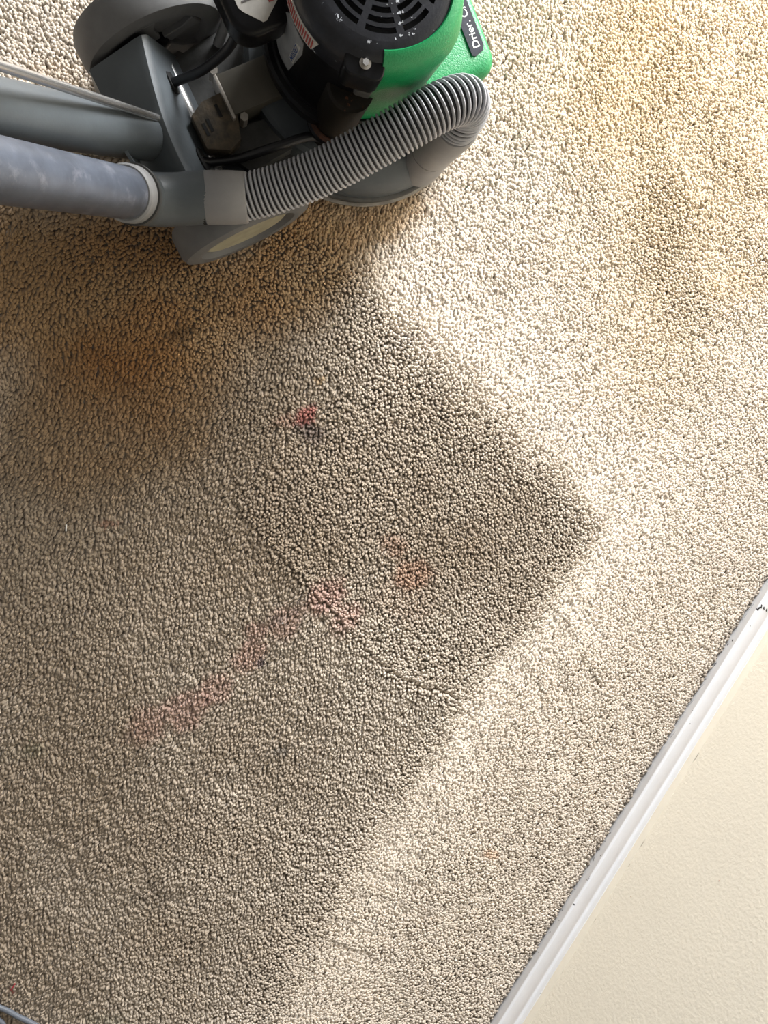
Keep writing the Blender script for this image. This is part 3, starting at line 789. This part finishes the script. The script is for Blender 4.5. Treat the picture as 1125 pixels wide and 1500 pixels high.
# run capacitor can and its foot ring
cc = (-0.108, -0.079, 0)
can = obj('capacitor_can', lathe([(0.031, 0.134), (0.031, 0.170), (0.036, 0.172), (0.037, 0.180), (0.033, 0.184), (0.0315, 0.190), (0.0315, 0.296), (0.028, 0.300), (0.0, 0.300)], 40, center=cc), m_cap, mach)
obj('foot_ring', lathe([(0.037, 0.172), (0.041, 0.174), (0.041, 0.180), (0.037, 0.183)], 40, center=cc, closed=True), m_black, can)
obj('rust_patch', lathe([(0.0368, 0.183), (0.0382, 0.1835), (0.0345, 0.1905), (0.0325, 0.190)], 40, center=cc, closed=True), mat('rust', (0.055, 0.020, 0.010), 0.85, noise=0.8, nscale=70, bump=0.4, bscale=200), can)

# --- green cowl: front shell with rounded lip, skirt over the shroud
def cowl():
    bm = bmesh.new(); n = 56; half = math.radians(114)
    prof_o = [(0.1045, 0.150), (0.1060, 0.180), (0.1075, 0.260), (0.1085, 0.340), (0.1085, 0.366), (0.1065, 0.380), (0.1015, 0.3905), (0.0950, 0.3960), (0.0895, 0.3970), (0.0880, 0.3950)]
    prof_i = [(0.0880, 0.3900), (0.1000, 0.384), (0.1040, 0.366), (0.1040, 0.300), (0.1010, 0.150)]
    pr = prof_o + prof_i; R_ = []
    for k in range(n + 1):
        a = -half + 2 * half * k / n
        # squared shoulders: the shell is wider than the motor across the front corners
        g_ = 1.0 + 0.085 * max(0.0, math.cos(2 * (abs(a) - math.radians(62)))) ** 2 * (1 if abs(a) < math.radians(107) else 0.6)
        R_.append([bm.verts.new((MU + r * (1 + (g_ - 1) * (1.0 if z < 0.37 else 0.35)) * math.cos(a), r * (1 + (g_ - 1) * (1.0 if z < 0.37 else 0.35)) * math.sin(a), z)) for r, z in pr])
    m = len(pr)
    for k in range(n):
        for j in range(m):
            bm.faces.new((R_[k][j], R_[k + 1][j], R_[k + 1][(j + 1) % m], R_[k][(j + 1) % m]))
    bm.faces.new(R_[0]); bm.faces.new(R_[-1])
    return bm
obj('motor_cowl', cowl(), m_green, mach, angle=55)
# skirt as a loft of rounded rectangles
bm = bmesh.new()
levels = [(0.112, 0.000, 0.0), (0.155, 0.000, 0.0), (0.163, 0.0020, 0.0), (0.1680, 0.0060, 0.0), (0.1700, 0.0120, 0.0)]
rings = []
for z, ins_, _ in levels:
    pts = rrect(-0.128 + ins_, 0.173 - ins_, -0.104 + ins_, 0.104 - ins_, max(0.006, 0.028 - ins_ * .6), 7)
    rings.append([bm.verts.new((q[0], q[1], z - 0.10 * max(0.0, q[0] - 0.03))) for q in pts])
for r0, r1 in zip(rings[:-1], rings[1:]):
    for k in range(len(r0)): bm.faces.new((r0[k], r0[(k + 1) % len(r0)], r1[(k + 1) % len(r0)], r1[k]))
bm.faces.new(rings[0]); bm.faces.new(rings[-1])
obj('cowl_skirt', bm, m_green, mach, angle=60)
# decal along the skirt's front edge
def skirt_z(u): return 0.1700 - 0.10 * max(0.0, u - 0.03)
dec = bmesh.new()
pl = [(0.1350, -0.0715), (0.1400, -0.0740), (0.1550, -0.0700), (0.1600, -0.0630), (0.1600, 0.075), (0.1350, 0.075)]
A = [dec.verts.new((q[0], q[1], skirt_z(q[0]) + 0.0006)) for q in pl]; B = [dec.verts.new((q[0], q[1], skirt_z(q[0]) - 0.0006)) for q in pl]
dec.faces.new(A); dec.faces.new(B)
for k in range(6): dec.faces.new((A[k], A[(k + 1) % 6], B[(k + 1) % 6], B[k]))
deco = obj('slogan_decal', dec, m_decal, mach, smooth=False)
tm = text_mesh('Drier. Cleaner. Healthier.', 0.0165, 0.0002)
xs = [v.co.x for v in tm.vertices]; k_ = 0.126 / (max(xs) - min(xs))
k_ = 1.0
for v in tm.vertices:
    yy = -0.0645 + v.co.x * k_; uu = 0.1480 - v.co.y
    v.co = (uu, yy, skirt_z(uu) + 0.0010)
bmx = bmesh.new(); bmx.from_mesh(tm)
kill = [f_ for f_ in bmx.faces if max(v.co.y for v in f_.verts) > 0.073]
bmesh.ops.delete(bmx, geom=kill, context='FACES'); bmx.to_mesh(tm); bmx.free()
link('slogan', tm, m_white, deco, smooth=False)

# --- hinge, taupe block, bolts and cords between yoke and motor
obj('adjuster_block', box((-0.236, -0.016, 0.090), (-0.148, 0.042, 0.152), 0.003), m_taupe, mach)
hg = bmesh.new(); prism([(-0.292, -0.042), (-0.292, 0.006), (-0.270, 0.018), (-0.236, 0.020), (-0.228, -0.010), (-0.240, -0.048), (-0.262, -0.056)], 'Z', 0.112, 0.150, hg)
bmesh.ops.recalc_face_normals(hg, faces=hg.faces[:]); bevel(hg, 0.003, 2)
hgo = obj('hinge_block', hg, m_dirty, mach)
for u, y in ((-0.281, -0.018), (-0.273, -0.015), (-0.253, -0.002)):
    obj('hinge_slot', box((u - 0.0022, y - 0.009, 0.149), (u + 0.0022, y + 0.009, 0.1508)), m_dark, hgo, smooth=False)
obj('hinge_plate', box((-0.240, -0.022, 0.120), (-0.2355, 0.040, 0.160), 0.001), m_rim, hgo)
obj('under_bracket', bevel(prism([(-0.275, -0.030), (-0.225, -0.022), (-0.150, -0.030), (-0.160, -0.078), (-0.240, -0.085)], 'Z', 0.084, 0.112), 0.004), m_greyd, mach)
for u, y, z in ((-0.236, 0.046, 0.150), (-0.222, -0.022, 0.140)):
    hx = bmesh.new(); prism([(u + 0.0065 * math.cos(math.pi / 3 * q), y + 0.0065 * math.sin(math.pi / 3 * q)) for q in range(6)], 'Z', z - 0.02, z + 0.010, hx)
    obj('bolt', hx, m_rim, mach, smooth=False)
p0, _, _ = front_pt(0.62, -0.058, -0.004)
cp = catmull([p0, p0 + Vector((0.016, -0.004, 0.010)), Vector(U(-0.250, -0.045, 0.180)), Vector(U(-0.216, -0.044, 0.220)), Vector(U(-0.201, -0.050, 0.258)), Vector(U(-0.196, -0.056, 0.278))], 10)
obj('motor_cord', tube(cp, 0.0066, 18), m_cord, mach)
p0, _, _ = front_pt(0.62, 0.050, -0.004)
cp = catmull([p0, p0 + Vector((0.016, -0.006, -0.008)), Vector(U(-0.250, 0.066, 0.130)), Vector(U(-0.190, 0.074, 0.140)), Vector(U(-0.140, 0.082, 0.145)), Vector(U(-0.105, 0.110, 0.140))], 10)
obj('power_lead', tube(cp, 0.0066, 18), m_cord, mach)
cp = catmull([Vector(U(-0.150, -0.135, 0.180)), Vector(U(-0.165, -0.122, 0.150)), Vector(U(-0.185, -0.108, 0.110)), Vector(U(-0.200, -0.098, 0.088))], 8)
obj('pale_strap', tube(cp, 0.0075, 14), m_ring, mach)

# ------------------------------------------------------------------ small things lying on the carpet
m_gcord = mat('blue_grey_cord', (0.12, 0.135, 0.16), 0.45, noise=0.1, nscale=40)
def on_floor(px, py, z): p = floor_at(px, py, z); return Vector((p.x, p.y, z))
cp = catmull([on_floor(-160, 1445, .0135), on_floor(-70, 1452, .0135), on_floor(0, 1476, .0135), on_floor(26, 1489, .0135), on_floor(54, 1503, .0135), on_floor(90, 1530, .0135), on_floor(60, 1580, .0135), on_floor(10, 1545, .0137), on_floor(2, 1497, .0137), on_floor(-60, 1480, .0137), on_floor(-150, 1500, .0135)], 10)
tag(obj('power_cord', tube(cp, 0.0044, 14), m_gcord), 'grey power cord looped on the carpet at the lower left corner', 'cord')
m_wh = mat('white_scrap', (0.80, 0.80, 0.78), 0.6); m_rd = mat('red_fibre', (0.42, 0.03, 0.05), 0.7)
a, b = on_floor(97, 768, .0115), on_floor(96.5, 778, .0115)
tag(obj('thread_scrap', tube([a, a.lerp(b, .5) + Vector((0, 0, .0006)), b], 0.0011, 8), m_wh), 'tiny white thread lying on the soiled carpet left of the pink smear', 'thread')
c = on_floor(414, 913, .0112); bm = bmesh.new(); bmesh.ops.create_icosphere(bm, subdivisions=2, radius=0.0016, matrix=Matrix.Translation(c) @ Matrix.Diagonal((1.0, 0.8, 0.7, 1)))
tag(obj('crumb', bm, m_wh), 'small white crumb beside the pink smear on the carpet', 'crumb')
a, b = on_floor(22, 1441, .0112), on_floor(16, 1450, .0112)
tag(obj('red_fibre', tube([a, a.lerp(b, .5) + Vector((0, 0, .0008)), b], 0.0011, 8), m_rd), 'short red fibre on the carpet just above the grey power cord', 'fibre')
